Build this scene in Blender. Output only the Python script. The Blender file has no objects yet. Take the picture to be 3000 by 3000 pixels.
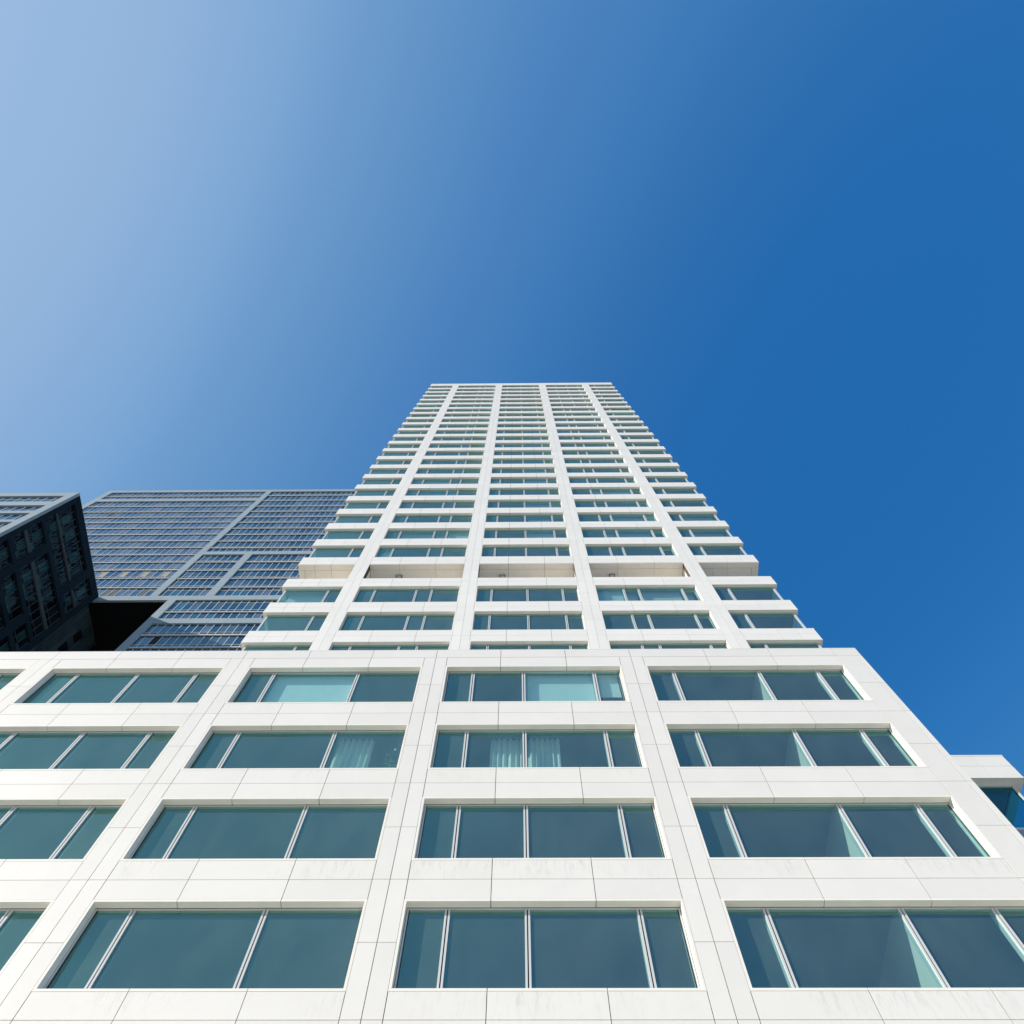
import bpy, math, random
from mathutils import Matrix, Vector
random.seed(7)
rad = math.radians
SC = bpy.context.scene
COL = SC.collection

# ---------------------------------------------------------------- camera
cam_data = bpy.data.cameras.new("camera")
cam = bpy.data.objects.new("camera", cam_data)
COL.objects.link(cam)
RX = Vector((0.99994703, 0.00838053, 0.00597585))
UP = Vector((0.00617859, -0.95306434, 0.3027048))
FW = Vector((-0.00823219, 0.30265184, 0.95306563))
m = Matrix((RX, UP, -FW)).transposed().to_4x4()
cam.matrix_world = m                       # camera stands at the origin, 1.6 m above the paving
cam_data.sensor_width = 36
cam_data.lens = 2248.1 / 3000 * 36
cam_data.clip_start = 0.1
cam_data.clip_end = 5000
SC.camera = cam

# ---------------------------------------------------------------- sky, sun, exposure
SUN_EL, SUN_AZ = rad(29.5), rad(64.0)      # azimuth: left of straight behind the camera
S = Vector((-math.sin(SUN_AZ) * math.cos(SUN_EL), -math.cos(SUN_AZ) * math.cos(SUN_EL), math.sin(SUN_EL)))
world = bpy.data.worlds.new("World")
SC.world = world
world.use_nodes = True
wn = world.node_tree.nodes
wl = world.node_tree.links
bg = wn["Background"]
sky = wn.new("ShaderNodeTexSky")
sky.sky_type = 'NISHITA'
sky.sun_disc = False
sky.sun_elevation = SUN_EL
sky.sun_rotation = math.atan2(S.x, S.y)
sky.altitude = 0
sky.air_density = 1.0
sky.dust_density = 4.0
sky.ozone_density = 3.0
# the camera's colour response to a deep clear sky: one tone curve per channel on the sky's own light
EXPOSURE = 0.35
pre = wn.new("ShaderNodeVectorMath"); pre.operation = 'SCALE'; pre.inputs["Scale"].default_value = 0.091
crv = wn.new("ShaderNodeRGBCurve")
post = wn.new("ShaderNodeVectorMath"); post.operation = 'SCALE'; post.inputs["Scale"].default_value = 1 / (0.12 * 2 ** EXPOSURE)
SKY_CURVES = [[(0.0000, 0.004), (0.0515, 0.0165), (0.0558, 0.0205), (0.0587, 0.027), (0.0715, 0.053), (0.0900, 0.082), (0.1138, 0.124), (0.1420, 0.162), (0.1735, 0.214), (0.2040, 0.245), (0.2622, 0.286), (0.4135, 0.319), (1.0000, 0.56)],
              [(0.0000, 0.05), (0.0830, 0.142), (0.0870, 0.147), (0.0975, 0.176), (0.1042, 0.198), (0.1200, 0.23), (0.1350, 0.263), (0.1545, 0.3), (0.1777, 0.337), (0.1918, 0.367), (0.2150, 0.4), (0.2370, 0.418), (0.2940, 0.457), (0.4294, 0.486), (1.0000, 0.7)],
              [(0.0000, 0.25), (0.1530, 0.418), (0.1625, 0.428), (0.1810, 0.482), (0.2020, 0.516), (0.2137, 0.53), (0.2440, 0.58), (0.2693, 0.611), (0.2853, 0.641), (0.3090, 0.67), (0.3307, 0.685), (0.3906, 0.715), (0.5121, 0.738), (1.0000, 0.88)]]
for ch, pts in enumerate(SKY_CURVES):
    cv = crv.mapping.curves[ch]
    cv.points[0].location = pts[0]; cv.points[1].location = pts[-1]
    for p in pts[1:-1]: cv.points.new(*p)
crv.mapping.extend = 'HORIZONTAL'
crv.mapping.update()
wl.new(sky.outputs[0], pre.inputs[0]); wl.new(pre.outputs[0], crv.inputs["Color"])
wl.new(crv.outputs[0], post.inputs[0]); wl.new(post.outputs[0], bg.inputs[0])
bg.inputs[1].default_value = 0.12

sun_d = bpy.data.lights.new("sun", 'SUN')
sun_d.energy = 4.5
sun_d.angle = rad(0.5)
sun_d.color = (1.0, 0.925, 0.80)
sun = bpy.data.objects.new("sun", sun_d)
sun.rotation_euler = S.to_track_quat('Z', 'Y').to_euler()
COL.objects.link(sun)

SC.view_settings.view_transform = 'Standard'
SC.view_settings.look = 'None'
SC.view_settings.exposure = EXPOSURE
SC.view_settings.gamma = 1.0
SC.view_settings.use_curve_mapping = False

# ---------------------------------------------------------------- helpers
class MB:
    """collects boxes and quads, links them as one mesh object"""
    def __init__(s): s.v, s.f, s.m = [], [], []
    def box(s, x0, x1, y0, y1, z0, z1, mi=0):
        if x1 <= x0 or y1 <= y0 or z1 <= z0: return
        b = len(s.v)
        s.v += [(x0,y0,z0),(x1,y0,z0),(x1,y1,z0),(x0,y1,z0),(x0,y0,z1),(x1,y0,z1),(x1,y1,z1),(x0,y1,z1)]
        s.f += [(b,b+3,b+2,b+1),(b+4,b+5,b+6,b+7),(b,b+1,b+5,b+4),(b+1,b+2,b+6,b+5),(b+2,b+3,b+7,b+6),(b+3,b,b+4,b+7)]
        s.m += [mi] * 6
    def quad(s, a, b, c, d, mi=0):
        n = len(s.v); s.v += [a, b, c, d]; s.f.append((n, n+1, n+2, n+3)); s.m.append(mi)
    def grid_front(s, xs, zs, y0, y1, gap=0.012, mi=0):
        """panels between joint lines, facing -y"""
        for a, b in zip(xs[:-1], xs[1:]):
            for c, d in zip(zs[:-1], zs[1:]):
                s.box(a + gap/2, b - gap/2, y0, y1, c + gap/2, d - gap/2, mi)
    def grid_side(s, ys, zs, x0, x1, gap=0.012, mi=0):
        for a, b in zip(ys[:-1], ys[1:]):
            for c, d in zip(zs[:-1], zs[1:]):
                s.box(x0, x1, a + gap/2, b - gap/2, c + gap/2, d - gap/2, mi)
    def build(s, name, mats, parent=None, loc=(0, 0, 0)):
        me = bpy.data.meshes.new(name)
        me.from_pydata(s.v, [], s.f)
        mats = mats if isinstance(mats, (list, tuple)) else [mats]
        for k in mats: me.materials.append(k)
        if len(mats) > 1: me.polygons.foreach_set("material_index", s.m)
        me.update()
        o = bpy.data.objects.new(name, me)
        o.location = loc
        COL.objects.link(o)
        if parent: o.parent = parent
        return o

def thing(name, label, cat, loc=(0, 0, 0), group=None):
    o = bpy.data.objects.new(name, None)
    o.empty_display_size = 0.5
    o.location = loc
    COL.objects.link(o)
    o["label"] = label; o["category"] = cat
    if group: o["group"] = group
    return o

def new_mat(name):
    mt = bpy.data.materials.new(name); mt.use_nodes = True
    nt = mt.node_tree; nt.nodes.clear()
    out = nt.nodes.new("ShaderNodeOutputMaterial")
    return mt, nt, nt.nodes, nt.links, out

def plain(name, col, rough=0.6, spec=0.4, metal=0.0, noise=0.0, scale=3.0, island=0.0):
    mt, nt, n, l, out = new_mat(name)
    p = n.new("ShaderNodeBsdfPrincipled")
    p.inputs["Roughness"].default_value = rough
    p.inputs["Metallic"].default_value = metal
    p.inputs["Specular IOR Level"].default_value = spec
    p.inputs["Base Color"].default_value = (*col, 1)
    if noise or island:
        hsv = n.new("ShaderNodeHueSaturation"); hsv.inputs["Color"].default_value = (*col, 1)
        add = n.new("ShaderNodeMath"); add.operation = 'ADD'; add.inputs[0].default_value = 1.0; add.inputs[1].default_value = 0
        if noise:
            tc = n.new("ShaderNodeTexCoord"); nz = n.new("ShaderNodeTexNoise")
            nz.inputs["Scale"].default_value = scale; nz.inputs["Detail"].default_value = 5
            l.new(tc.outputs["Object"], nz.inputs["Vector"])
            mr = n.new("ShaderNodeMapRange"); mr.inputs[3].default_value = -noise; mr.inputs[4].default_value = noise
            mr.inputs[1].default_value = .3; mr.inputs[2].default_value = .7
            l.new(nz.outputs["Fac"], mr.inputs[0]); l.new(mr.outputs[0], add.inputs[0])
        else: add.inputs[0].default_value = 0
        add2 = n.new("ShaderNodeMath"); add2.operation = 'ADD'; l.new(add.outputs[0], add2.inputs[0]); add2.inputs[1].default_value = 1.0
        if island:
            g = n.new("ShaderNodeNewGeometry"); mr2 = n.new("ShaderNodeMapRange")
            mr2.inputs[3].default_value = -island; mr2.inputs[4].default_value = island
            l.new(g.outputs["Random Per Island"], mr2.inputs[0]); l.new(mr2.outputs[0], add.inputs[1])
        l.new(add2.outputs[0], hsv.inputs["Value"]); l.new(hsv.outputs[0], p.inputs["Base Color"])
    l.new(p.outputs[0], out.inputs[0])
    return mt

def panel_mat(name, col, stain):
    """smooth white stone panels: slight tone change per panel, faint cloudiness, run-off streaks starting under the sill"""
    mt, nt, n, l, out = new_mat(name)
    p = n.new("ShaderNodeBsdfPrincipled"); p.inputs["Roughness"].default_value = 0.55
    p.inputs["Specular IOR Level"].default_value = 0.35
    tc = n.new("ShaderNodeTexCoord"); g = n.new("ShaderNodeNewGeometry")
    def math_(op, a=None, b=None):
        q = n.new("ShaderNodeMath"); q.operation = op
        for i, x in enumerate((a, b)):
            if x is None: continue
            if isinstance(x, (int, float)): q.inputs[i].default_value = x
            else: l.new(x, q.inputs[i])
        return q.outputs[0]
    def rng(v, a, b, c, d):
        q = n.new("ShaderNodeMapRange"); q.inputs[1].default_value = a; q.inputs[2].default_value = b
        q.inputs[3].default_value = c; q.inputs[4].default_value = d; l.new(v, q.inputs[0]); return q.outputs[0]
    isl = rng(g.outputs["Random Per Island"], 0, 1, -0.03, 0.022)
    nz = n.new("ShaderNodeTexNoise"); nz.inputs["Scale"].default_value = 0.9; nz.inputs["Detail"].default_value = 6
    nz.inputs["Roughness"].default_value = 0.65
    l.new(tc.outputs["Object"], nz.inputs["Vector"])
    cloud = rng(nz.outputs["Fac"], .3, .7, -0.025, 0.02)
    val = math_('ADD', math_('ADD', isl, cloud), 1.0)
    if stain:
        mp = n.new("ShaderNodeMapping"); mp.inputs["Scale"].default_value = (7.0, 7.0, 1.3); mp.inputs["Rotation"].default_value = (0, rad(8), 0)
        l.new(tc.outputs["Object"], mp.inputs["Vector"])
        n2 = n.new("ShaderNodeTexNoise"); n2.inputs["Scale"].default_value = 1.6; n2.inputs["Detail"].default_value = 7; n2.inputs["Roughness"].default_value = .7
        n2.inputs["Distortion"].default_value = 0.8
        l.new(mp.outputs[0], n2.inputs["Vector"])
        streak = rng(n2.outputs["Fac"], .50, .70, 0, 1)
        n3 = n.new("ShaderNodeTexNoise"); n3.inputs["Scale"].default_value = .55; n3.inputs["Detail"].default_value = 2
        l.new(tc.outputs["Object"], n3.inputs["Vector"])
        patch = rng(n3.outputs["Fac"], .40, .58, 0, 1)
        sep = n.new("ShaderNodeSeparateXYZ"); l.new(tc.outputs["Generated"], sep.inputs[0])
        topm = rng(sep.outputs["Z"], .35, .95, 0.0, 1)
        amt = math_('MULTIPLY', math_('MULTIPLY', math_('MULTIPLY', streak, patch), topm), stain)
        val = math_('SUBTRACT', val, amt)
    hsv = n.new("ShaderNodeHueSaturation"); hsv.inputs["Color"].default_value = (*col, 1)
    l.new(val, hsv.inputs["Value"]); l.new(hsv.outputs[0], p.inputs["Base Color"])
    l.new(p.outputs[0], out.inputs[0])
    return mt

def schlick(n, l, ior):
    """Fresnel reflectance that is the same from both sides of a thin pane"""
    f0 = ((ior - 1) / (ior + 1)) ** 2
    lw = n.new("ShaderNodeLayerWeight"); lw.inputs["Blend"].default_value = .5
    pw = n.new("ShaderNodeMath"); pw.operation = 'POWER'; pw.inputs[1].default_value = 5; l.new(lw.outputs["Facing"], pw.inputs[0])
    ma = n.new("ShaderNodeMath"); ma.operation = 'MULTIPLY_ADD'; ma.inputs[1].default_value = 1 - f0; ma.inputs[2].default_value = f0
    l.new(pw.outputs[0], ma.inputs[0])
    return ma

def glass_mat(name, tint, dust, dust_col=(.62, .66, .64), ior=1.75, gloss=(.9, .97, 1.0)):
    """tinted double glazing with a dusty outer face: see-through, reflecting, and catching some sun on the dirt"""
    mt, nt, n, l, out = new_mat(name)
    tr = n.new("ShaderNodeBsdfTransparent"); tr.inputs[0].default_value = (*tint, 1)
    gl = n.new("ShaderNodeBsdfGlossy"); gl.inputs["Roughness"].default_value = 0.015; gl.inputs["Color"].default_value = (*gloss, 1)
    fr = schlick(n, l, ior)
    mx = n.new("ShaderNodeMixShader"); l.new(fr.outputs[0], mx.inputs[0]); l.new(tr.outputs[0], mx.inputs[1]); l.new(gl.outputs[0], mx.inputs[2])
    df = n.new("ShaderNodeBsdfDiffuse"); df.inputs[0].default_value = (*dust_col, 1)
    tc = n.new("ShaderNodeTexCoord"); nz = n.new("ShaderNodeTexNoise"); nz.inputs["Scale"].default_value = .8; nz.inputs["Detail"].default_value = 6
    nz.inputs["Roughness"].default_value = .6; nz.inputs["Distortion"].default_value = .4
    mpg = n.new("ShaderNodeMapping"); mpg.inputs["Scale"].default_value = (1.5, 1, .7); mpg.inputs["Rotation"].default_value = (0, rad(14), 0)
    l.new(tc.outputs["Object"], mpg.inputs["Vector"]); l.new(mpg.outputs[0], nz.inputs["Vector"])
    g = n.new("ShaderNodeNewGeometry")
    # every pane sits at a very slightly different angle and is not perfectly flat
    nb = n.new("ShaderNodeTexNoise"); nb.inputs["Scale"].default_value = .55; nb.inputs["Detail"].default_value = 1
    l.new(tc.outputs["Object"], nb.inputs["Vector"])
    wn_ = n.new("ShaderNodeTexWhiteNoise"); wn_.noise_dimensions = '1D'; l.new(g.outputs["Random Per Island"], wn_.inputs["W"])
    mixv = n.new("ShaderNodeVectorMath"); mixv.operation = 'ADD'; l.new(nb.outputs["Color"], mixv.inputs[0]); l.new(wn_.outputs["Color"], mixv.inputs[1])
    cen = n.new("ShaderNodeVectorMath"); cen.operation = 'SUBTRACT'; cen.inputs[1].default_value = (1, 1, 1); l.new(mixv.outputs[0], cen.inputs[0])
    scl = n.new("ShaderNodeVectorMath"); scl.operation = 'SCALE'; scl.inputs["Scale"].default_value = .16; l.new(cen.outputs[0], scl.inputs[0])
    nad = n.new("ShaderNodeVectorMath"); nad.operation = 'ADD'; l.new(g.outputs["Normal"], nad.inputs[0]); l.new(scl.outputs[0], nad.inputs[1])
    nrm = n.new("ShaderNodeVectorMath"); nrm.operation = 'NORMALIZE'; l.new(nad.outputs[0], nrm.inputs[0])
    l.new(nrm.outputs[0], gl.inputs["Normal"])
    mr = n.new("ShaderNodeMapRange"); mr.inputs[1].default_value = .25; mr.inputs[2].default_value = .75
    mr.inputs[3].default_value = dust * .7; mr.inputs[4].default_value = dust * 1.3
    l.new(nz.outputs["Fac"], mr.inputs[0])
    mr2 = n.new("ShaderNodeMapRange"); mr2.inputs[3].default_value = .75; mr2.inputs[4].default_value = 1.25
    l.new(g.outputs["Random Per Island"], mr2.inputs[0])
    mu = n.new("ShaderNodeMath"); mu.operation = 'MULTIPLY'; l.new(mr.outputs[0], mu.inputs[0]); l.new(mr2.outputs[0], mu.inputs[1])
    m2 = n.new("ShaderNodeMixShader"); l.new(mu.outputs[0], m2.inputs[0]); l.new(mx.outputs[0], m2.inputs[1]); l.new(df.outputs[0], m2.inputs[2])
    l.new(m2.outputs[0], out.inputs[0])
    return mt

def office_glass(name, stops, ior=2.3, gloss=(.42, .80, 1.0)):
    """reflective office panes; each pane has its own blind or dark room behind it"""
    mt, nt, n, l, out = new_mat(name)
    g = n.new("ShaderNodeNewGeometry")
    rmp = n.new("ShaderNodeValToRGB"); rmp.color_ramp.interpolation = 'CONSTANT'
    el = rmp.color_ramp.elements
    while len(el) < len(stops): el.new(0.5)
    for e, (p, c) in zip(el, stops): e.position = p; e.color = (*c, 1)
    l.new(g.outputs["Random Per Island"], rmp.inputs[0])
    tc = n.new("ShaderNodeTexCoord"); nz = n.new("ShaderNodeTexNoise"); nz.inputs["Scale"].default_value = .45; nz.inputs["Detail"].default_value = 4
    l.new(tc.outputs["Object"], nz.inputs["Vector"])
    mr = n.new("ShaderNodeMapRange"); mr.inputs[1].default_value = .3; mr.inputs[2].default_value = .7; mr.inputs[3].default_value = .75; mr.inputs[4].default_value = 1.3
    l.new(nz.outputs["Fac"], mr.inputs[0])
    hsv = n.new("ShaderNodeHueSaturation"); l.new(rmp.outputs[0], hsv.inputs["Color"]); l.new(mr.outputs[0], hsv.inputs["Value"])
    df = n.new("ShaderNodeBsdfDiffuse"); l.new(hsv.outputs[0], df.inputs[0])
    gl = n.new("ShaderNodeBsdfGlossy"); gl.inputs["Roughness"].default_value = .02; gl.inputs["Color"].default_value = (*gloss, 1)
    fr = schlick(n, l, ior)
    mx = n.new("ShaderNodeMixShader"); l.new(fr.outputs[0], mx.inputs[0]); l.new(df.outputs[0], mx.inputs[1]); l.new(gl.outputs[0], mx.inputs[2])
    l.new(mx.outputs[0], out.inputs[0])
    return mt

M = dict(
    panel=panel_mat("white_panel", (.86, .838, .80), 0.0),
    panel_low=panel_mat("podium_white_panel", (.80, .777, .742), 0.0),
    panel_worn=panel_mat("weathered_white_panel", (.80, .777, .742), 0.22),
    panel_faint=panel_mat("lightly_weathered_panel", (.80, .777, .742), 0.09),
    blind_bright=plain("bright_white_blind", (.82, .82, .80), .8, .1, noise=.03),
    joint=plain("joint_backing", (.12, .095, .075), .9, .1),
    reveal=plain("reveal_panel", (.87, .835, .77), .55, .3, noise=.03),
    alu=plain("pale_aluminium", (.62, .63, .63), .35, .5),
    gasket=plain("rubber_gasket", (.02, .02, .022), .7, .2),
    glass=glass_mat("teal_glass", (.66, .86, .86), .085, (.44, .64, .60), 2.6, (.33, .97, 1.0)),
    glass_dark=glass_mat("dark_blue_glass", (.17, .68, .74), .012, (.4, .55, .6), 2.0, (.25, .8, 1.0)),
    room=plain("room_plaster", (.16, .16, .155), .8, .2),
    roomwhite=plain("white_partition", (.68, .70, .64), .8, .2),
    blind=plain("white_blind", (.62, .64, .63), .8, .1, noise=.04),
    roof=plain("pale_roof_gravel", (.58, .55, .49), .9, .1, noise=.1),
    worn_ground=plain("worn_ground", (.21, .20, .18), .9, .2, noise=.2, scale=.5),
    paving=plain("pale_paving", (.60, .55, .47), .9, .1, noise=.08, scale=.3),
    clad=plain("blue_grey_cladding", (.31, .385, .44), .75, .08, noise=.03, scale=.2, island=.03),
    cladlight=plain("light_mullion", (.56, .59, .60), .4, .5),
    cladshade=plain("shade_darkened_cladding", (.014, .026, .040), .85, .04, noise=.15, scale=.3),  # cladding with the side face's shade put into its near-black colour
    sidebar=plain("shade_darkened_mullion", (.06, .075, .085), .7, .1),  # mullion colour darkened to carry the shade of that side
    sidewall=plain("shade_darkened_service_panel", (.045, .07, .085), .7, .1, noise=.2, scale=.4, island=.25),  # light grey panels, darkened in colour for the shade under the overhang
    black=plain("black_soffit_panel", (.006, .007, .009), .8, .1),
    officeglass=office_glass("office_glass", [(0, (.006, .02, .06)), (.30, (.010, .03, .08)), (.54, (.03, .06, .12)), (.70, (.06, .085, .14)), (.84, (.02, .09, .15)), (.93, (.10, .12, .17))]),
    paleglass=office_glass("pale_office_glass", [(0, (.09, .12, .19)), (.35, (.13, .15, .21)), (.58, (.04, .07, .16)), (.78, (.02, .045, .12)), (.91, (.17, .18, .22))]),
    darkglass=office_glass("shaded_side_glass", [(0, (.004, .005, .008)), (.45, (.008, .012, .016)), (.62, (.015, .05, .06)), (.8, (.03, .075, .085)), (.93, (.01, .015, .025))], ior=1.35),  # pane tones darkened to hold this side's shade
    tan=plain("tan_blind_glass", (.42, .37, .28), .2, .5),
    grey=plain("grey_infill_panel", (.10, .11, .11), .4, .4),
    lilac=plain("lilac_grey_spandrel", (.28, .31, .37), .35, .5),
    housing=plain("dark_lamp_housing", (.05, .05, .055), .5, .4),
    lens=plain("lamp_lens", (.6, .62, .62), .2, .5),
    curtain=plain("white_curtain", (.68, .69, .65), .9, .05),
    leaf=plain("plant_leaf", (.06, .14, .05), .5, .4),
    pot=plain("plant_pot", (.45, .42, .38), .6, .3),
)

# ================================================================ SETTING
g = MB(); g.box(-1500, 1500, -1500, 1500, -2.6, -1.604)
go = g.build("ground", M['worn_ground']); go["kind"] = "structure"
g = MB(); g.box(-34, 40, -38, 12.33, -1.603, -1.6)
go = g.build("pavement", M['paving']); go["kind"] = "structure"

# ================================================================ WHITE HIGH-RISE
D1, D2 = 12.34, 16.806
tower = thing("high_rise", "tall white panelled high-rise with wide window strips rising from a broad white podium", "building", (0, D1, -1.6))
PAR = Matrix.Translation((0, -D1, 1.6))
def under(o):                                  # keep world coordinates inside the high-rise
    o.matrix_parent_inverse = PAR
    return o
def tpart(mb, name, mats): return under(mb.build(name, mats, tower))
GAP = .015

# ---- window builder: frame mesh + panes + surround (front plane at y0)
REV, FR, GL = .165, .06, .197                   # reveal depth, frame profile, glass plane
def window(name, y0, x0, x1, z0, z1, mulls, parent=None, joints=(), blinds=None, glass='glass', mesh_cache=None, dz=0.0, ends=True):
    """x0..x1, z0..z1: clear opening at the facade plane"""
    if mesh_cache and 'm' in mesh_cache:
        objs = []
        src = mesh_cache['m']
        f = src[0].copy(); COL.objects.link(f); f.location = (0, 0, dz); f.parent = parent
        f.matrix_parent_inverse = PAR
        for c in src[1:]:
            q = c.copy(); COL.objects.link(q); q.parent = f
            q.matrix_parent_inverse = Matrix.Identity(4)
        fr = f
    else:
        zt = z1 + .025
        mb = MB()
        ya, yb = y0 + REV, y0 + REV + .085
        # perimeter: aluminium frame standing behind a black shadow gap
        mb.box(x0, x1, ya + .012, yb, z1 - FR + .02, zt, 0)
        mb.box(x0, x1, ya + .004, yb - .01, zt - .028, zt + .02, 1)
        mb.box(x0, x1, ya, yb, z0 - .02, z0 + FR - .01, 0)
        if ends:
            mb.box(x0 + .012, x0 + .012 + FR * .55, ya, yb, z0 + FR - .01, z1 - FR + .02, 0)
            mb.box(x0 + .012 + FR * .55, x0 + .012 + FR * .8, ya + .02, yb, z0 + FR - .01, z1 - FR + .02, 1)
            mb.box(x1 - .012 - FR * .55, x1 - .012, ya, y0 + .36, z0 + FR - .01, z1 - FR + .02, 0)
            mb.box(x1 - .012 - FR * .8, x1 - .012 - FR * .55, ya + .02, yb, z0 + FR - .01, z1 - FR + .02, 1)
            mb.box(x0 - .02, x0 + .012, ya + .03, yb, z0, z1, 1); mb.box(x1 - .012, x1 + .02, ya + .03, yb, z0, z1, 1)
        zz0, zz1 = z0 + FR - .01, z1 - FR + .02
        for c in mulls:                        # mullion: two bars with a dark slot
            mb.box(c - .058, c - .016, ya - .005, y0 + .33, zz0, zz1, 0)
            mb.box(c + .010, c + .052, ya - .005, y0 + .33, zz0, zz1, 0)
            mb.box(c - .016, c + .010, ya + .025, y0 + .30, zz0, zz1, 1)
            mb.box(c + .052, c + .066, ya + .035, y0 + .27, zz0, zz1, 1)
        fr = mb.build(name, [M['alu'], M['gasket']], parent); fr.matrix_parent_inverse = PAR
        edges = [x0 + .03] + list(mulls) + [x1 - .03]
        gm = MB()
        for i, (a, b) in enumerate(zip(edges[:-1], edges[1:])):
            a += .05 if i else 0; b -= .05 if i < len(edges) - 2 else 0
            gm.quad((a, y0 + GL, zz0 - .02), (b, y0 + GL, zz0 - .02), (b, y0 + GL, zz1 + .02), (a, y0 + GL, zz1 + .02))
        pn = gm.build("pane", M[glass], fr)
        kids = [fr, pn]
        sm = MB() if ends else None; L = .055
        xs = [x0 - L] + [j for j in joints if x0 < j < x1] + [x1 + L]
        for a, b in zip(xs[:-1], xs[1:]):
            if not ends: break
            ga = GAP/2 if a > x0 else 0; gb = GAP/2 if b < x1 else 0
            sm.box(a + ga, b - gb, y0 - .003, y0 + REV, z1, z1 + L)                 # head with its soffit
            sm.box(a + ga, b - gb, y0 - .003, y0 + REV, z0 - L, z0)                 # sill lip
        if ends:
            sm.box(x0 - L, x0, y0 - .003, y0 + REV + .02, z0, z1); sm.box(x1, x1 + L, y0 - .003, y0 + REV + .02, z0, z1)
        if ends: kids.append(sm.build("surround", M['reveal'], fr))
        if mesh_cache is not None: mesh_cache['m'] = kids
        if dz: fr.location = (0, 0, dz)
    if blinds:
        edges = [x0 + .03] + list(mulls) + [x1 - .03]
        bm = MB()
        for i, lo, depth in blinds:
            a, b = edges[i], edges[i + 1]
            bm.box(a + .06, b - .06, y0 + depth, y0 + depth + .012, z0 + lo * (z1 - z0) - .05, z1 + .12)
        bl = bm.build("blind", M['blind_bright'], fr)
    return fr

# ---- podium
PJ = {0: (-21.70, -19.95, -17.80, -16.05), 1: (-15.28, -13.49, -11.345, -9.60), 2: (-8.82, -7.068, -4.927, -3.15),
      3: (-2.392, -.614, 1.544, 3.318), 4: (4.092, 6.20, 8.385, 10.525)}
PM = {0: (-20.9, -18.9, -16.95), 1: (-14.37, -12.40, -10.50), 2: (-7.95, -5.22), 3: (-1.49, .137, 2.42), 4: (4.99, 7.74, 9.63)}
ROWS = [(20.151, 22.255), (16.965, 18.925), (13.757, 15.752), (10.56, 12.556)]        # sill, head
JZ = [22.88, 19.55, 16.35, 13.15, 9.95]
TOPZ = 23.405
XL = -30.0
L_ = .055
# spandrels between the windows
for b, js in PJ.items():
    for r in range(5):
        top = JZ[0] if r == 0 else ROWS[r-1][0] - L_
        bot = (ROWS[r][1] + L_) if r < 4 else 9.36
        zs = [bot, top] if r == 0 else [bot, JZ[r], top]
        mb = MB()
        mb.grid_front(js, zs, D1, D1 + .028, GAP)
        mb.box(js[0], js[3], D1 + .03, D1 + .160, bot, top, 1)
        tpart(mb, "spandrel", [M[('panel_low', 'panel_faint', 'panel_faint', 'panel_worn', 'panel_worn')[r]], M['joint']])
# piers
def podium_pier(xs, z_list):
    mb = MB(); mb.grid_front(xs, z_list, D1 - .003, D1 + .027, GAP)
    mb.box(xs[0] + .012, xs[-1] - .012, D1 + .03, D1 + .40, z_list[0], z_list[-1], 1)
    tpart(mb, "pier", [M['panel_low'], M['joint']])
pz = [-1.6, 1.95, 5.15, 6.75, 8.35, 9.95, 11.55, 13.15, 14.75, 16.35, 17.95, 19.55, 21.15, 22.88]
podium_pier((-22.46, -22.08, -21.70), pz)
podium_pier((-16.05, -15.66, -15.28), pz)
podium_pier((-9.60, -9.21, -8.82), pz)
podium_pier((-3.15, -2.77, -2.392), pz)
podium_pier((3.318, 3.705, 4.092), pz)
mb = MB()                                                             # corner pier wraps round the side
mb.grid_front((10.525, 11.19, 11.36), pz, D1 - .003, D1 + .027, GAP)
mb.box(10.537, 11.33, D1 + .03, D1 + .4, pz[0], pz[-1], 1)
tpart(mb, "corner_pier", [M['panel_low'], M['joint']])
# parapet course
mb = MB()
cj = [XL, -26.4, -24.25, -22.08, -19.94, -17.78, -15.64, -13.52, -11.365, -9.222, -7.06, -4.92, -2.77, -.615, 1.541, 3.705, 6.215, 8.39, 10.54, 11.36]
mb.grid_front(cj, [JZ[0], TOPZ], D1 - .003, D1 + .4, GAP)
mb.box(XL, 11.33, D1 + .02, D1 + .38, JZ[0] + .004, TOPZ - .02, 1)
mb.box(10.94, 11.36, D1 + .4, 30, JZ[0], TOPZ)
mb.box(XL, 11.35, D1 - .006, D1 + .41, TOPZ - .004, TOPZ + .018)
tpart(mb, "parapet", [M['panel_low'], M['joint']])
# lower base wall below the frame, left end, side wall
mb = MB()
for b, js in PJ.items():
    mb.grid_front(js, [-1.6, 1.95, 5.15, 6.75, 9.36], D1, D1 + .03, GAP); mb.box(js[0], js[3], D1 + .03, D1 + .3, -1.6, 9.36, 1)
mb.grid_front([XL, -26.4, -22.46], [-1.6, 1.95] + pz[2:], D1, D1 + .03, GAP); mb.box(XL, -22.46, D1 + .03, D1 + .3, -1.6, JZ[0], 1)
mb.grid_side([D1 + .03, 14.4, 16.6, 18.8, 21, 23.2, 25.4, 27.6, 30], pz, 11.30, 11.357, GAP); mb.box(11.0, 11.30, D1 + .4, 30, -1.6, JZ[0], 1)
tpart(mb, "base_wall", [M['panel_low'], M['joint']])
mb = MB(); mb.box(XL, 10.95, D1 + .4, 30, 22.5, 22.9); tpart(mb, "podium_roof", M['roof'])
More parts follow.
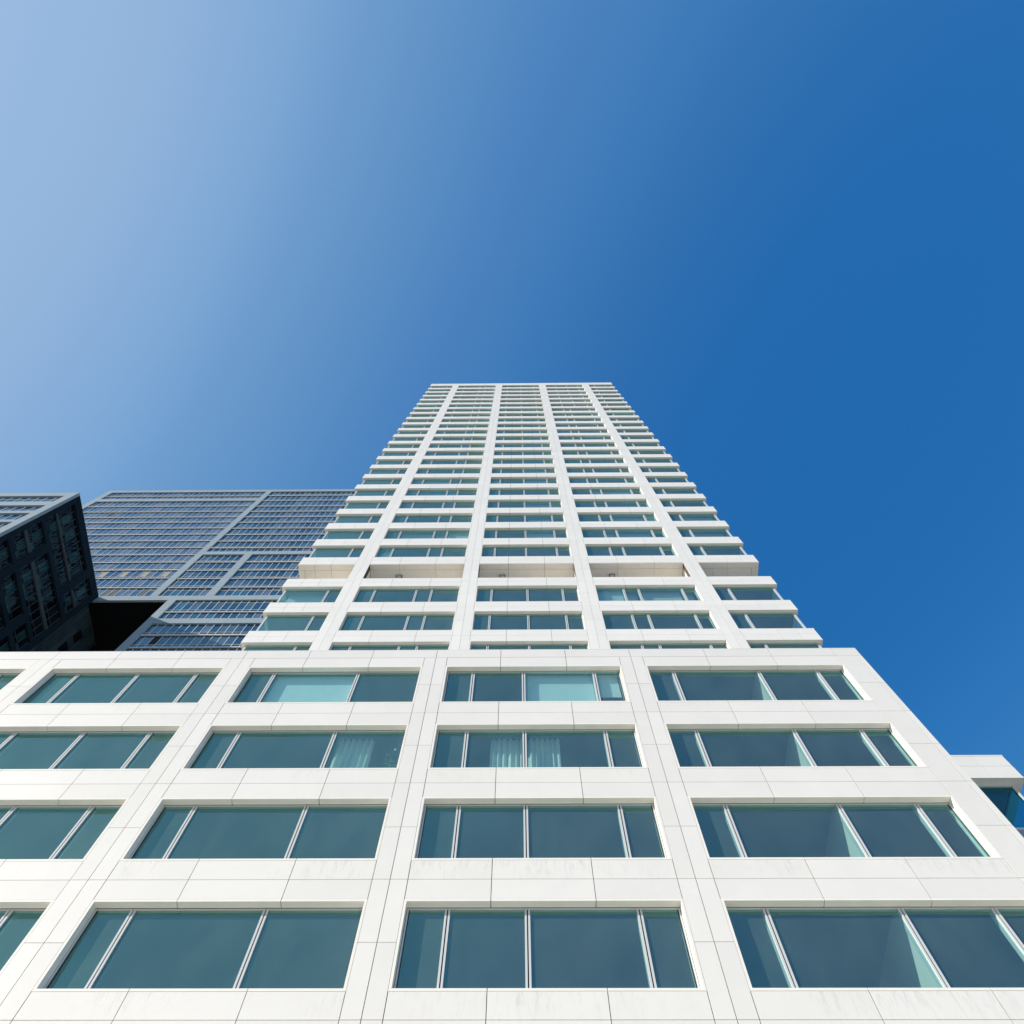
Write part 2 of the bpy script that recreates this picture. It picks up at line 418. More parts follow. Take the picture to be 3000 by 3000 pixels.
# rooms behind the podium windows
mb = MB()
yi = D1 + .40
for r in range(5):
    top = 22.45 if r == 0 else ROWS[r-1][0] - .30
    bot = (ROWS[r][1] + .14) if r < 4 else 9.2
    mb.box(XL, 10.98, D1 + .168 if r else D1 + .405, 17.2, bot, top)
    if r: mb.box(XL, 10.98, D1 + .168, D1 + .40, top, ROWS[r-1][0] - .02)
    if r < 4: mb.box(XL, 10.98, D1 + .168, D1 + .40, ROWS[r][1] + .046, bot)
mb.box(XL, 10.98, 16.4, 16.7, 9, 22.4)
for x in (-22.08, -15.66, -9.21, -2.77, 3.705): mb.box(x - .2, x + .2, yi + .03, 16.4, 9, 22.4)
mb.box(10.60, 10.98, D1 + .43, 16.4, 9, 22.4)
for (z0, z1) in ROWS: mb.box(7.70, 7.79, D1 + .34, D1 + 2.6, z0 - .3, z1 + .14, 1)         # white partition behind the second mullion
tpart(mb, "interior", [M['room'], M['roomwhite']])
# windows
pbl = {(0, 2): [(1, .0, .37)], (0, 3): [(2, -.02, .37), (3, .41, .37)], (3, 0): [(3, 0, .37)]}
pglass = {(0, 2): 'glass', (0, 3): 'glass'}
for r, (z0, z1) in enumerate(ROWS):
    for b, js in PJ.items():
        window("window", D1, js[0] + L_, js[3] - L_, z0, z1, PM[b], tower, js[1:3], blinds=pbl.get((r, b)))

# ---- tower
def SILL(k): return 33.95 + 3.335 * k
def HEAD(k): return SILL(k) - 1.21
TX0, TX1, TYB = -13.205, 14.32, 36.8
TP = [(-9.775, -8.905), (-3.225, -2.345), (3.295, 4.183), (9.815, 10.70)]
TJ = {1: (-13.205, -11.24, -9.775), 2: (-8.905, -7.14, -4.97, -3.225), 3: (-2.345, -.612, 1.56, 3.295), 4: (4.183, 5.92, 8.11, 9.815), 5: (10.70, 12.50, 14.32)}
TM = {1: (-10.55,), 2: (-7.96, -5.66, -4.81), 3: (-1.49, .477, 2.415), 4: (5.79, 6.62, 9.01), 5: (11.59,)}
TM4B = (5.76, 7.36, 9.02)
KMAX = 25
for k in range(-1, KMAX + 1):
    z0, z1 = HEAD(k) + L_, (SILL(k) - L_ if k < KMAX else 118.12)
    zm = (z0 + z1) / 2
    mb = MB()
    for b in range(1, 6):
        js = list(TJ[b])
        if b == 1: js = [TX0, -12.22, -11.24, -9.775]
        if b == 5: js = [10.70, 12.50, 13.42, 14.32]
        for a, c in zip(js[:-1], js[1:]):
            mb.box(a + GAP/2, c - GAP/2, D2, D2 + .028, z0 + .002, zm - GAP/2); mb.box(a + GAP/2, c - GAP/2, D2, D2 + .028, zm + GAP/2, z1)
    ys = [D2 + .03, 19.0, 21.15, 23.3, 25.45, 27.6, 29.75, 31.9, 34.1, TYB]
    mb.grid_side(ys, [z0, zm, z1], TX0, TX0 + .028, GAP); mb.grid_side(ys, [z0, zm, z1], TX1 - .028, TX1, GAP)
    mb.box(TX0 + .03, TX1 - .03, D2 + .03, D2 + .160, z0, z1, 1)
    mb.box(TX0 + .03, TX0 + .165, D2 + .165, TYB, z0, z1, 1); mb.box(TX1 - .165, TX1 - .03, D2 + .165, TYB, z0, z1, 1)
    mb.box(TX0, TX1, TYB, TYB + .03, z0, z1)
    # soffit lip strips of the two open corner bays and the sides
    for s0, s1 in ((TX0, -9.775), (10.70, TX1)):
        if k != 3: mb.box(s0, s1, D2 - .003, D2 + REV, z0 - L_, z0, 2)
        if k < KMAX and k != 2: mb.box(s0, s1, D2 - .003, D2 + REV, z1, z1 + L_, 2)
    for s0, s1 in ((TX0 - .002, TX0 + .18), (TX1 - .18, TX1 + .002)):
        if k != 3: mb.box(s0, s1, D2 + REV, TYB, z0 - L_, z0, 2)
        if k < KMAX and k != 2: mb.box(s0, s1, D2 + REV, TYB, z1, z1 + L_, 2)
    if k == KMAX: mb.box(TX0 - .004, TX1 + .004, D2 - .005, D2 + .3, z1, z1 + .03)
    tpart(mb, "floor_band", [M['panel'], M['joint'], M['reveal']])
for (a, b) in TP:
    mb = MB(); zs = [22.9]
    z = 22.9
    k = -1
    while k <= KMAX:
        zm = (HEAD(k) + L_ + SILL(k) - L_) / 2
        if k > -1: zs.append(zm - 1.667)
        zs.append(zm); k += 1
    zs = [q for q in zs if q < 117] + [118.12]
    zs = sorted(set(zs))
    mb.grid_front((a, (a + b) / 2, b), zs, D2 - .003, D2 + .027, .010)
    mb.box(a + .01, b - .01, D2 + .03, D2 + .36, 22.9, 118.1, 1)
    tpart(mb, "pier", [M['panel'], M['joint']])
# plain wall of the tower foot behind the podium parapet
mb = MB()
zf = SILL(-2)
mb.grid_front([TX0, -11.24] + [x for p in TP for x in p] + [12.5, TX1], [22.9, 25.4, 27.9, HEAD(-1)], D2 + .006, D2 + .03, GAP)
mb.box(TX0, TX1, D2 + .035, TYB, 22.9, HEAD(-1), 1)
tpart(mb, "base_wall", [M['panel'], M['joint']])
# rooms: slabs, core, cross walls
mb = MB()
for k in range(-1, KMAX + 1):
    z0 = HEAD(k) + (.14 if k != 3 else .16); z1 = SILL(k) - .30 if k < KMAX else 117.2
    mb.box(TX0 + .17, TX1 - .17, D2 + .168, TYB - .1, z0, z1)
    if k != 3: mb.box(TX0 + .17, TX1 - .17, D2 + .168, D2 + .40, HEAD(k) + .046, z0)
    if k < KMAX and k != 2: mb.box(TX0 + .17, TX1 - .17, D2 + .168, D2 + .4, z1, SILL(k) - .02)
def room_walls(z0, z1):
    mb.box(-9.3, 10.2, 21.4, 21.7, z0, z1)
    for a, b in TP: mb.box((a + b)/2 - .12, (a + b)/2 + .12, D2 + .37, 21.4, z0, z1)
    mb.box(TX0 + .3, TX1 - .3, 28.0, 28.3, z0, z1)
room_walls(SILL(-1) - .3, HEAD(2) + .2); room_walls(SILL(3) - .3, 117)
tpart(mb, "interior", M['room'])
# open plant-room storey: deep white soffit, back wall, side wall of the corners
mb = MB()
zl = HEAD(3) + L_ - .055
fy = D2 + .37
def soff(xs, y0, y1):
    for a, b in zip(xs[:-1], xs[1:]): mb.box(a + GAP/2, b - GAP/2, y0 + GAP/2, y1 - GAP/2, zl, zl + .05)
for bnum in (2, 3, 4):
    soff(TJ[bnum], D2 + .002, fy); soff(TJ[bnum], fy, D2 + 2.4)
soff((-13.203, -12.22, -11.24, -9.775), D2 + .002, fy); soff((-12.84, -12.22, -11.24, -9.775), fy, D2 + 2.4); 
mb.box(TX0 + .002, -12.84 - GAP, fy, TYB, zl, zl + .05)
soff((10.70, 12.48, TX1 - .002), D2 + .002, fy); soff((10.70, 11.62, 12.48, 13.92), fy, D2 + 2.4)
mb.box(13.92 + GAP, TX1 - .002, fy, TYB, zl, zl + .05)
mb.box(TX0 + .03, TX1 - .03, D2 + .03, TYB, zl + .055, zl + .2, 1)
mb.box(-12.0, 13.0, D2 + 2.4, D2 + 2.6, SILL(2) - .5, zl + .05)
for a, b in TP: mb.box(a + .012, b - .012, D2 + .36, D2 + 2.4, SILL(2) - .5, zl)
mb.box(TX0 + .1, TX1 - .1, D2 + .17, TYB, SILL(2) - .32, SILL(2) - .25)
tpart(mb, "loggia", [M['reveal'], M['joint']])
# windows: the hundred largest are parts of their own (20 podium + 80 here); the topmost floors are one part
def tower_open(b):
    if b == 1: return TX0 + .28, -9.775 - L_
    if b == 5: return 10.70 + L_, TX1 - .28
    return TJ[b][0] + L_, TJ[b][-1] - L_
cache = {b: {} for b in range(1, 6)}
tb = random.Random(11)
forced = {(7, 2): [(1, .0, .5), (2, 0, .5)], (4, 3): [(2, .0, .5)], (4, 4): [(1, 0, .55), (2, 0, .55)], (6, 3): [(2, 0, .5), (3, 0, .5)], (6, 4): [(1, 0, .6), (2, .1, .6), (3, 0, .6)], (7, 5): [(1, 0, .6)], (4, 5): [(1, .0, .6)]}
for k in range(-1, 16):
    if k == 2: continue
    for b in range(1, 6):
        x0, x1 = tower_open(b)
        bl = forced.get((k, b))
        if bl is None and tb.random() < .16:
            nb = len(TM[b]) + 1
            bl = [(i, tb.choice((0, .15, .35, .55)), tb.choice((.42, .5, .6))) for i in range(nb) if tb.random() < .5] or None
        zz = SILL(-1)
        fr = window("window", D2, x0, x1, zz, zz + 2.125, TM[b], tower, TJ[b][1:-1], None, mesh_cache=cache[b], dz=SILL(k) - zz, ends=(b not in (1, 5)))
        if bl:
            edges = [x0 + .03] + list(TM[b]) + [x1 - .03]
            bm = MB()
            for i, lo, dep in bl: bm.box(edges[i] + .06, edges[i+1] - .06, D2 + dep, D2 + dep + .012, zz + lo * 2.1 - .05, zz + 2.24)
            bm.build("blind", M['blind'], fr)
mb = MB(); gm = MB(); bm = MB()
sm = MB()
for k in range(16, KMAX):
    for b in range(1, 6):
        x0, x1 = tower_open(b); z0 = SILL(k); z1 = z0 + 2.125
        mulls = TM4B if (b == 4 and k >= 19) else TM[b]
        ya, yb = D2 + REV, D2 + REV + .085
        mb.box(x0, x1, ya + .012, yb, z1 - .04, z1 + .025); mb.box(x0, x1, ya, yb, z0 - .02, z0 + .05)
        for c in mulls: mb.box(c - .058, c - .012, ya - .005, D2 + .33, z0 + .05, z1 - .04); mb.box(c + .012, c + .058, ya - .005, D2 + .33, z0 + .05, z1 - .04)
        edges = [x0] + list(mulls) + [x1]
        for a, c in zip(edges[:-1], edges[1:]): gm.quad((a, D2 + GL, z0), (c, D2 + GL, z0), (c, D2 + GL, z1), (a, D2 + GL, z1))
        if b in (2, 3, 4): sm.box(x0 - L_, x1 + L_, D2 - .003, D2 + REV, z1, z1 + L_); sm.box(x0 - L_, x1 + L_, D2 - .003, D2 + REV, z0 - L_, z0)
        if b in (2, 3, 4): sm.box(x0 - L_, x0, D2 - .003, D2 + REV + .02, z0, z1); sm.box(x1, x1 + L_, D2 - .003, D2 + REV + .02, z0, z1)
        for i in range(len(edges) - 1):
            if tb.random() < .14: bm.box(edges[i] + .06, edges[i+1] - .06, D2 + .5, D2 + .512, z0 + tb.choice((0, .3, .8)), z1 + .1)
up = tpart(mb, "upper_windows", M['alu']); up["kind"] = "stuff"
for q, nm, mm in ((gm, "pane", 'glass'), (sm, "surround", 'reveal'), (bm, "blind", 'blind')):
    o = q.build(nm, M[mm], up); o["kind"] = "stuff"
# corner posts and side glazing of the tower
mb = MB(); gm = MB()
for k in range(-1, KMAX):
    if k == 2: continue
    z0, z1 = SILL(k), SILL(k) + 2.125
    for xp, sgn in ((TX0 + .18, 1), (TX1 - .18, -1)):
        a, b = sorted((xp, xp + sgn * .10))
        mb.box(a, b, D2 + .18, D2 + .265, z0 - .02, z1 + .02)
        for y in (19.0, 21.5, 24, 26.5, 29, 31.5, 34, 36.6): mb.box(a, b, y - .055, y + .055, z0 - .02, z1 + .02)
        xg = xp + sgn * .05
        ee = [D2 + .265, 19.0, 21.5, 24, 26.5, 29, 31.5, 34, 36.6]
        for p, q in zip(ee[:-1], ee[1:]): gm.quad((xg, p, z0 - .02), (xg, q, z0 - .02), (xg, q, z1 + .05), (xg, p, z1 + .05))
sg = tpart(mb, "side_glazing", M['alu'])
gm.build("pane", M['glass'], sg).matrix_parent_inverse = Matrix.Identity(4)
mb = MB(); mb.box(TX0 + .1, TX1 - .1, D2 + .2, TYB, 117.2, 117.4); tpart(mb, "tower_roof", M['roof'])

# ================================================================ LOW WHITE WING on the right
low = thing("low_building", "low white building with a corner window seen past the podium's right edge", "building", (15.9, D2, -1.6))
PL = Matrix.Translation((-15.9, -D2, 1.6))
def lpart(mb, name, mats, par=low):
    o = mb.build(name, mats, par); 
    if par is low: o.matrix_parent_inverse = PL
    return o
NX0, NX1 = 14.45, 17.30
mb = MB()
mb.grid_front([NX0, 16.25, NX1], [22.50, 23.09, 23.66], D2, D2 + .03, GAP); mb.box(NX0, NX1 - .03, D2 + .032, D2 + .3, 22.50, 23.64, 1)
mb.grid_side([D2 + .03, 19, 21.2, 23.4, 25.6, 28], [22.50, 23.09, 23.66], NX1 - .03, NX1, GAP); mb.box(NX1 - .3, NX1 - .032, D2 + .3, 28, 22.5, 23.64, 1)
mb.box(NX0, NX1 + .004, D2 - .004, D2 + .32, 23.66, 23.73); mb.box(NX0, NX1 + .004, D2 - .003, D2 + .32, 22.44, 22.50, 2); mb.box(NX1 - .32, NX1 + .003, D2 + .32, 28, 22.44, 22.50, 2)
mb.box(NX0, 16.2, D2 + .9, D2 + 1.0, 23.6, 24.9)
lpart(mb, "fascia", [M['panel_low'], M['joint'], M['reveal']])
mb = MB()
mb.box(NX0, NX1 - .34, D2 + .30, D2 + .38, 22.38, 22.445); mb.box(NX0, NX1 - .34, D2 + .28, D2 + .38, 20.22, 20.32)
mb.box(NX1 - .40, NX1 - .34, D2 + .30, D2 + .36, 20.32, 22.40); mb.box(NX1 - .40, NX1 - .34, D2 + .36, D2 + .42, 20.32, 22.40, 1)
w = lpart(mb, "window", [M['alu'], M['gasket']])
gm = MB(); gm.quad((NX0, D2 + .34, 20.3), (NX1 - .4, D2 + .34, 20.3), (NX1 - .4, D2 + .34, 22.4), (NX0, D2 + .34, 22.4))
gm.quad((NX1 - .37, D2 + .42, 20.3), (NX1 - .37, 27.9, 20.3), (NX1 - .37, 27.9, 22.4), (NX1 - .37, D2 + .42, 22.4))
lpart(gm, "pane", M['glass_dark'], w)
mb = MB()
for z0, z1 in ((19.62, 20.21), (19.0, 19.6), (17.8, 18.98)): mb.box(NX0, NX1 - .30, D2 + .27, D2 + .33, z0, z1); mb.box(NX1 - .36, NX1 - .30, D2 + .34, 28, z0, z1)
mb.box(NX0, NX1 - .37, D2 + .34, D2 + .4, 17.8, 20.21, 1)
lpart(mb, "spandrel", [M['lilac'], M['joint']])
mb = MB(); mb.box(NX0, NX1 - .4, D2 + .4, 28, 22.45, 22.8); mb.box(NX0, NX1 - .4, D2 + .42, 28, 19.9, 20.2); mb.box(NX0, 16.4, 21, 21.2, 20.2, 22.45); mb.box(NX0, NX1 - .4, D2 + .42, 28, -1.6, 17.8)
lpart(mb, "interior", M['room'])

# ================================================================ GLASS OFFICE TOWER behind on the left
s9 = .92
D3 = 46 * s9
office = thing("office_tower", "tall blue glass office tower with grey frame bands and an overhanging upper half", "building", (-30, D3, -1.6))
PO = Matrix.Translation((30, -D3, 1.6))
def opart(mb, name, mats, par=None):
    o = mb.build(name, mats, par or office)
    if par is None: o.matrix_parent_inverse = PO
    return o
XR = -10.0
RC = .22
def sc(*a): return [q * s9 for q in a]
XA, XA1, XB0, XB1, XC0, XC1 = sc(-90.1, -88.75, -54.97, -53.78, -46.65, -45.35)
XD, XD1 = sc(-51.55, -50.33)
ZT, ZTb, ZH1, ZH0, ZM1, ZM0, ZL1, ZL0 = sc(162.2, 160.65, 123.45, 122.05, 104.72, 103.2, 96.92, 95.4)
ZUL1, ZUL0 = sc(155.59, 153.9)
mb = MB()
def fbar(x0, x1, z0, z1):
    # frame bar cut into cladding sheets
    n = max(1, int(round((x1 - x0) / 4.4))); mz = max(1, int(round((z1 - z0) / 3.3)))
    if (x1 - x0) > (z1 - z0): mz = 1
    else: n = 1
    for i in range(n):
        for j in range(mz):
            mb.box(x0 + (x1-x0)*i/n + .01*(i > 0), x0 + (x1-x0)*(i+1)/n - .01*(i < n-1), D3, D3 + RC + .1, z0 + (z1-z0)*j/mz + .01*(j > 0), z0 + (z1-z0)*(j+1)/mz - .01*(j < mz-1))
fbar(XA, XR, ZTb, ZT); fbar(XA, XA1, ZM1, ZTb); fbar(XA, XR, ZM0, ZM1)
fbar(XA1, XB0, ZUL0, ZUL1); fbar(XB0, XB1, ZM1, ZTb); fbar(XB1, XR, ZH0, ZH1); fbar(XC0, XC1, ZM1, ZH0)
fbar(XD, XD1, 60, ZM0); fbar(XD1, XR, ZL0, ZL1)
opart(mb, "facade_frame", M['clad'])
mb = MB()
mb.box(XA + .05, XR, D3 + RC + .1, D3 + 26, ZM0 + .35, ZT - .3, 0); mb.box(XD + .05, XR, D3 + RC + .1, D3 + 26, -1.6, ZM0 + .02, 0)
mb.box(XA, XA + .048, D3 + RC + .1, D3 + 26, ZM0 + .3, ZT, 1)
opart(mb, "structure_wall", [M['cladshade'], M['clad']])
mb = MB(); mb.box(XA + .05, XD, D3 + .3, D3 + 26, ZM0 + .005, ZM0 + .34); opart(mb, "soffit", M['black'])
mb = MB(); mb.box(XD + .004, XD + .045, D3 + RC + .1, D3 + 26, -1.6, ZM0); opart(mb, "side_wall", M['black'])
PITCH = 1.115 * s9
orr = random.Random(3)
def band(x0, x1, z0, z1, trans, glass, phase=None, special=None):
    """one storey strip of glazing: mullions + transom, panes as its child"""
    mb = MB(); gm = MB()
    yg = D3 + RC
    x = x1 - PITCH if phase is None else phase
    xs = []
    while x > x0 + .2: xs.append(x); x -= PITCH
    xs = sorted(xs)
    for q in xs: mb.box(q - .04, q + .04, yg - .06, yg + .02, z0, z1)
    zt = None
    if trans == 'low': zt = z0 + .74
    if trans == 'high': zt = z1 - .74
    zts = [zt] if zt else []
    if trans == 'both': zts = [z0 + .74, z1 - .62]
    for zt in zts: mb.box(x0, x1, yg - .05, yg + .02, zt - .035, zt + .035)
    e = [x0] + xs + [x1]
    zz = [z0] + zts + [z1]
    for i, (a, b) in enumerate(zip(e[:-1], e[1:])):
        for j in range(len(zz) - 1):
            mi = 0
            if special and i in special and (j == len(zz) - 2 or special[i] == 2): mi = special[i]
            gm.quad((a, yg, zz[j]), (b, yg, zz[j]), (b, yg, zz[j+1]), (a, yg, zz[j+1]), mi)
    o = opart(mb, "window_band", M['cladlight'])
    gm.build("pane", [M[glass], M['tan'], M['grey'], M['gasket']], o)  # last slot: black pane colour for the dark of an open vent
mbs = MB()
def storeys(x0, x1, ztop, zbot, bands, glass, trans='low', firsttrans=None):
    """bands: list of (top, bottom) floor edges in photo units"""
    zt = ztop
    for i, (a, b) in enumerate(bands + [(zbot, zbot)]):
        top_of_floor = a
        yield (zt, a)
        if a != b:
            mbs.box(x0, x1, D3 + .06, D3 + RC + .1, (b + (a - b) * .42) * s9, a * s9)          # pale floor edge
            mbs.box(x0, x1, D3 + RC - .02, D3 + RC + .1, b * s9, (b + (a - b) * .42) * s9, 1)   # black joint
        zt = b
LB = [(150.56, 150.06), (146.85, 146.39), (143.32, 142.82), (140.05, 139.54), (136.53, 136.03), (133.0, 132.5), (129.5, 129.0), (125.93, 125.45), (122.4, 121.95), (118.93, 118.42), (115.5, 114.98), (111.95, 111.55), (108.2, 107.8)]
for (zt, zb) in storeys(XA1, XB0, 160.65, 155.59, [(157.84, 157.46)], 'paleglass'): band(XA1, XB0, zb * s9, zt * s9, 'low' if zt > 158 else None, 'paleglass')
lst = list(storeys(XA1, XB0, 153.9, 104.72, LB, 'paleglass'))
for i, (zt, zb) in enumerate(lst):
    nmul = int((XB0 - XA1) / PITCH)
    spec = None
    if i == 2: spec = {7: 3}  # one black pane paints the dark gap of an open vent
    if i == 11: spec = {nmul - k: 1 for k in (1, 4, 7, 10)}
    if i == 13: spec = {nmul - k: 2 for k in (1, 5, 6)}
    band(XA1, XB0, zb * s9, zt * s9, 'high' if i == len(lst) - 1 else 'low', 'paleglass', special=spec)
RB = [(158.03, 157.47), (154.29, 153.8), (150.3, 149.78), (146.69, 146.18), (143.19, 142.68), (139.75, 139.26), (136.23, 135.77), (132.68, 132.22), (129.12, 128.63), (125.65, 125.16)]
for i, (zt, zb) in enumerate(storeys(XB1, XR, 160.65, 123.45, RB, 'officeglass')): band(XB1, XR, zb * s9, zt * s9, 'low' if i < 10 else None, 'officeglass', phase=-37.35 * s9 + 24 * PITCH)
MBD = [(118.83, 118.34), (115.2, 114.72), (111.72, 111.3), (108.2, 107.8)]
for (x0, x1, ph) in ((XB1, XC0, None), (XC1, XR, -37.35 * s9 + 24 * PITCH)):
    for i, (zt, zb) in enumerate(storeys(x0, x1, 122.05, 104.72, MBD, 'officeglass')): band(x0, x1, zb * s9, zt * s9, 'high' if i == 4 else 'low', 'officeglass', phase=ph)
for i, (zt, zb) in enumerate(storeys(XD1, XR, 103.2, 96.92, [(99.32, 98.95)], 'officeglass')): band(XD1, XR, zb * s9, zt * s9, 'both' if i == 0 else None, 'officeglass', phase=-37.24 * s9 + 24 * PITCH)
for i, (zt, zb) in enumerate(storeys(XD1, XR, 95.4, 77.6, [(92.19, 91.72), (88.67, 88.25), (85.1, 84.7), (81.6, 81.2)], 'officeglass')): band(XD1, XR, zb * s9, zt * s9, 'low', 'officeglass', phase=-37.24 * s9 + 24 * PITCH, special={2: 3} if i == 1 else None)
opart(mbs, "floor_edges", [M['cladlight'], M['gasket']])

# ================================================================ DARK ANGULAR BLOCK in front of it
XS, YF, YK, ZR = -57.42, 27.5, 42.28, 96.15
block = thing("office_block", "office block at the left edge with a dark shaded side and sunlit gridded front", "building", (-70, YF, -1.6))
PB = Matrix.Translation((70, -YF, 1.6))
def bpart(mb, name, mats, par=None):
    o = mb.build(name, mats, par or block)
    if par is None: o.matrix_parent_inverse = PB
    return o
XLB = -100.0
fl = [(94.68, 91.0), (90.65, 88.37), (87.5, 84.72), (84.13, 81.7), (80.97, 78.45), (77.7, 75.2), (74.4, 71.9)]
# core
mb = MB(); mb.box(XLB, XS - .35, YF + .35, YK, -1.6, ZR - .1); bpart(mb, "core_wall", M['cladshade'])
# front: pale frame with recessed strips
mb = MB()
FXR = -58.57
mb.box(FXR, XS, YF, YF + .4, 60, ZR)
mb.box(XLB, FXR, YF, YF + .4, 94.72, ZR)
ffl = [(94.68, 92.2), (90.62, 88.2), (87.45, 84.75), (84.05, 81.5), (80.9, 78.2), (77.6, 75.1)]
for (a, b), (c, d_) in zip(ffl[:-1], ffl[1:]):
    mb.box(XLB, FXR, YF, YF + .4, c, b)
bpart(mb, "front_frame", M['clad'])
for i, (a, b) in enumerate(ffl):
    mb = MB(); gm = MB(); yg = YF + .25
    xs = []; x = -59.55 if i != 1 else -59.9
    while x > XLB: xs.append(x); x -= 1.13
    for q in xs: mb.box(q - .04, q + .04, yg - .06, yg + .02, b, a)
    zt = (a - .85) if i == 0 else (b + .8 if i < 3 else (a + b)/2)
    mb.box(XLB, FXR, yg - .05, yg + .02, zt - .035, zt + .035)
    e = [XLB] + sorted(xs) + [FXR]
    for p, q in zip(e[:-1], e[1:]):
        gm.quad((p, yg, b), (q, yg, b), (q, yg, zt), (p, yg, zt)); gm.quad((p, yg, zt), (q, yg, zt), (q, yg, a), (p, yg, a))
    o = bpart(mb, "front_window", M['cladlight']); gm.build("pane", M['paleglass'], o)
# side: frame wall with its shade put into the colour, with window openings
wins = []
Y1, Y2, Y3, Y4, Y5, Y6 = 28.58, 31.45, 32.55, 37.74, 38.85, 41.43
for i, (a, b) in enumerate(fl):
    if i in (0, 1): wins += [(Y1, Y4, a, b), (Y5, Y6, a, b)]
    elif i in (2, 3): wins += [(Y1, Y2, a, b), (Y3, Y6, a, b)]
    elif i == 4: wins += [(Y1 - .0, Y2, a, b), (Y3, Y4, a, b), (Y5, Y6, a, b)]
    else: wins += [(Y1, Y4, a, b), (Y5, Y6, a, b)]
mb = MB()
xo = XS - .33
cuts = sorted({YF + .4, YK, Y1, Y2, Y3, Y4, Y5, Y6})
zc = sorted({60.0, ZR} | {z for f in fl for z in f})
for y0, y1 in zip(cuts[:-1], cuts[1:]):
    for z0, z1 in zip(zc[:-1], zc[1:]):
        yc, zz = (y0 + y1)/2, (z0 + z1)/2
        if any(w[0] < yc < w[1] and w[3] < zz < w[2] for w in wins): continue
        if any(c < zz < b and any(w[0] < yc < w[1] and abs(w[3] - b) < .01 for w in wins) for (a, b), (c, d_) in ((fl[0], fl[1]), (fl[2], fl[3]))): continue
        mb.box(xo, XS, y0, y1, z0, z1)
bpart(mb, "side_frame", M['cladshade'])
for (b, c), spans in (((fl[0][1], fl[1][0]), ((Y1, Y4), (Y5, Y6))), ((fl[2][1], fl[3][0]), ((Y1, Y2), (Y3, Y6)))):
    for y0, y1 in spans:
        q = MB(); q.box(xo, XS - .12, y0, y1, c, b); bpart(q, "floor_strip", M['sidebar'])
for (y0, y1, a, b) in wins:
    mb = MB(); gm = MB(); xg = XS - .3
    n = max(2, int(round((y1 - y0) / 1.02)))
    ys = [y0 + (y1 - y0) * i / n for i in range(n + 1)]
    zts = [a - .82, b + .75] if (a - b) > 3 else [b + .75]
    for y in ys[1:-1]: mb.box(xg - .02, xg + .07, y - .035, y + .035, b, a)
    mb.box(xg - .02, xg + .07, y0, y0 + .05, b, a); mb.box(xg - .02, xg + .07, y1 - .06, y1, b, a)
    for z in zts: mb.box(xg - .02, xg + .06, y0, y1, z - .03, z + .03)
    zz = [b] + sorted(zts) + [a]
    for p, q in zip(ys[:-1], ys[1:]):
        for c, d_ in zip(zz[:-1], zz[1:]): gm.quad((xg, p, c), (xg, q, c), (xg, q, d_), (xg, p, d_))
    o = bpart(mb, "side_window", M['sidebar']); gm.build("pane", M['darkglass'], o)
# recessed service wall beyond the block's back corner, under the overhang
mb = MB()
ys = [42.6 + .62 * i for i in range(11)]
rz = random.Random(5)
for a, b in zip(ys[:-1], ys[1:]):
    z = 94.7
    while z > 62:
        h = rz.choice((3.3, 4.9, 6.6)); mb.box(XS - 1.0, XS - .75 + rz.uniform(-.03, .03), a + .03, b - .03, z - h + .03, z - .03); z -= h
mb.box(XS - 1.2, XS - 1.0, 42.6, 50, 60, 94.7, 1)
for z in (92.0, 88.6, 85.2, 81.8):
    for y in (45.2, 48.4): mb.box(XS - .8, XS - .70, y, y + 1.1, z - 1.9, z, 1)
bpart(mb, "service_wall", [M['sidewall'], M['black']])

# ================================================================ SMALL THINGS
grp = "floodlights under the loggia soffit"
def floodlight(x, label):
    z = HEAD(3)
    t = thing("floodlight", label, "floodlight", (x, 17.55, z))
    mb = MB(); mb.box(-.17, .17, -.07, .11, -.19, -.04); mb.box(-.04, .04, 0, .06, -.04, 0.0)
    mb.build("housing", M['housing'], t)
    mb = MB(); mb.box(-.135, .135, -.078, -.071, -.175, -.075); mb.box(-.135, .135, -.05, .09, -.197, -.1905); mb.build("lens", M['lens'], t)
floodlight(-7.16, "small dark floodlight under the open storey's soffit, in the bay nearest the blue glass tower")
floodlight(-.97, "small dark floodlight under the open storey's soffit, in the middle bay of the white tower")
floodlight(5.59, "small dark floodlight under the open storey's soffit, in the bay nearest the clear sky")

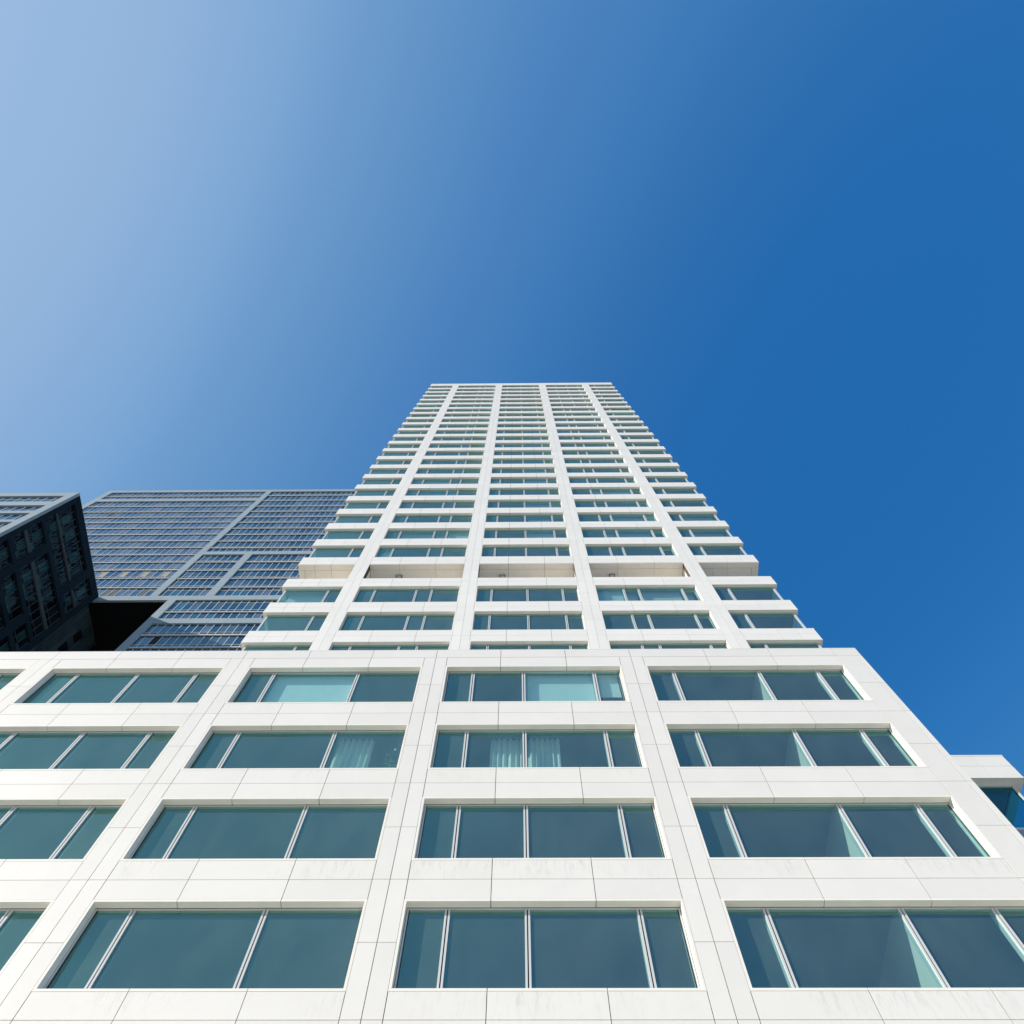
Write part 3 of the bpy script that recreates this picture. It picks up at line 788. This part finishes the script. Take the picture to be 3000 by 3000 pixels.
def curtain(x0, x1, z0, z1, y, label, seed):
    rr = random.Random(seed)
    mb = MB(); n = max(24, int((x1 - x0) / .022)); pts = []
    ph = 0
    for i in range(n + 1):
        ph += rr.uniform(.5, 1.25)
        x = x0 + (x1 - x0) * i / n
        pts.append((x, y + .045 * math.sin(ph) + .012 * math.sin(ph * 2.3)))
    for (xa, ya), (xb, yb) in zip(pts[:-1], pts[1:]): mb.quad((xa, ya, z0), (xb, yb, z0), (xb, yb, z1), (xa, ya, z1))
    o = mb.build("curtain", M['curtain'])
    o["label"] = label; o["category"] = "curtain"; o["group"] = "white curtains behind podium windows"
curtain(-5.18, -4.14, 16.75, 19.0, D1 + .54, "white pleated curtain beside a houseplant in the podium window", 1)
curtain(-.83, .06, 16.75, 19.0, D1 + .54, "wide white curtain drawn just left of the central mullion of the podium window", 2)
curtain(.22, 1.13, 16.75, 19.0, D1 + .54, "white curtain hanging just right of the central mullion of the podium window", 3)
curtain(.70, 2.26, SILL(5) - .1, SILL(5) + 1.9, D2 + .5, "pale curtain in a tower window five floors above the open storey", 4)

def houseplant(x, y, z, h, w, label, seed):
    rr = random.Random(seed)
    t = thing("houseplant", label, "plant", (x, y, z), "houseplants on podium windowsills")
    mb = MB()
    n = 10
    for i in range(n):
        a0, a1 = 2*math.pi*i/n, 2*math.pi*(i+1)/n
        r0, r1 = .07, .10
        mb.quad((r0*math.cos(a0), r0*math.sin(a0), 0), (r0*math.cos(a1), r0*math.sin(a1), 0), (r1*math.cos(a1), r1*math.sin(a1), .18), (r1*math.cos(a0), r1*math.sin(a0), .18))
    mb.build("pot", M['pot'], t)
    mb = MB(); lf = MB()
    for s_ in range(6):
        ang = rr.uniform(0, 6.28); lean = rr.uniform(.1, .5) * w; hh = h * rr.uniform(.6, 1)
        px, py = lean * math.cos(ang), lean * math.sin(ang) * .5
        mb.quad((-.008, 0, .15), (.008, 0, .15), (px + .004, py, hh), (px - .004, py, hh))
        for k in range(9):
            f = rr.uniform(.35, 1); cx, cy, cz = px * f, py * f, .15 + (hh - .15) * f
            a = rr.uniform(0, 6.28); L = rr.uniform(.08, .17); dx, dy, dz = math.cos(a) * L, math.sin(a) * L * .5, rr.uniform(-.4, .5) * L
            wx, wz = -dz * .3 + .02, L * .22
            lf.quad((cx, cy, cz), (cx + dx*.5 - wx, cy + dy*.5, cz + dz*.5 + wz), (cx + dx, cy + dy, cz + dz), (cx + dx*.5 + wx, cy + dy*.5, cz + dz*.5 - wz))
    mb.build("stem", M['leaf'], t); lf.build("leaf", M['leaf'], t)
houseplant(-3.55, D1 + .5, 17.0, 1.75, .8, "tall leafy houseplant beside the pleated curtain in the podium window", 5)
houseplant(-4.95, D1 + .45, 20.2, 1.1, .6, "small bushy houseplant on the sill of the topmost podium row", 6)
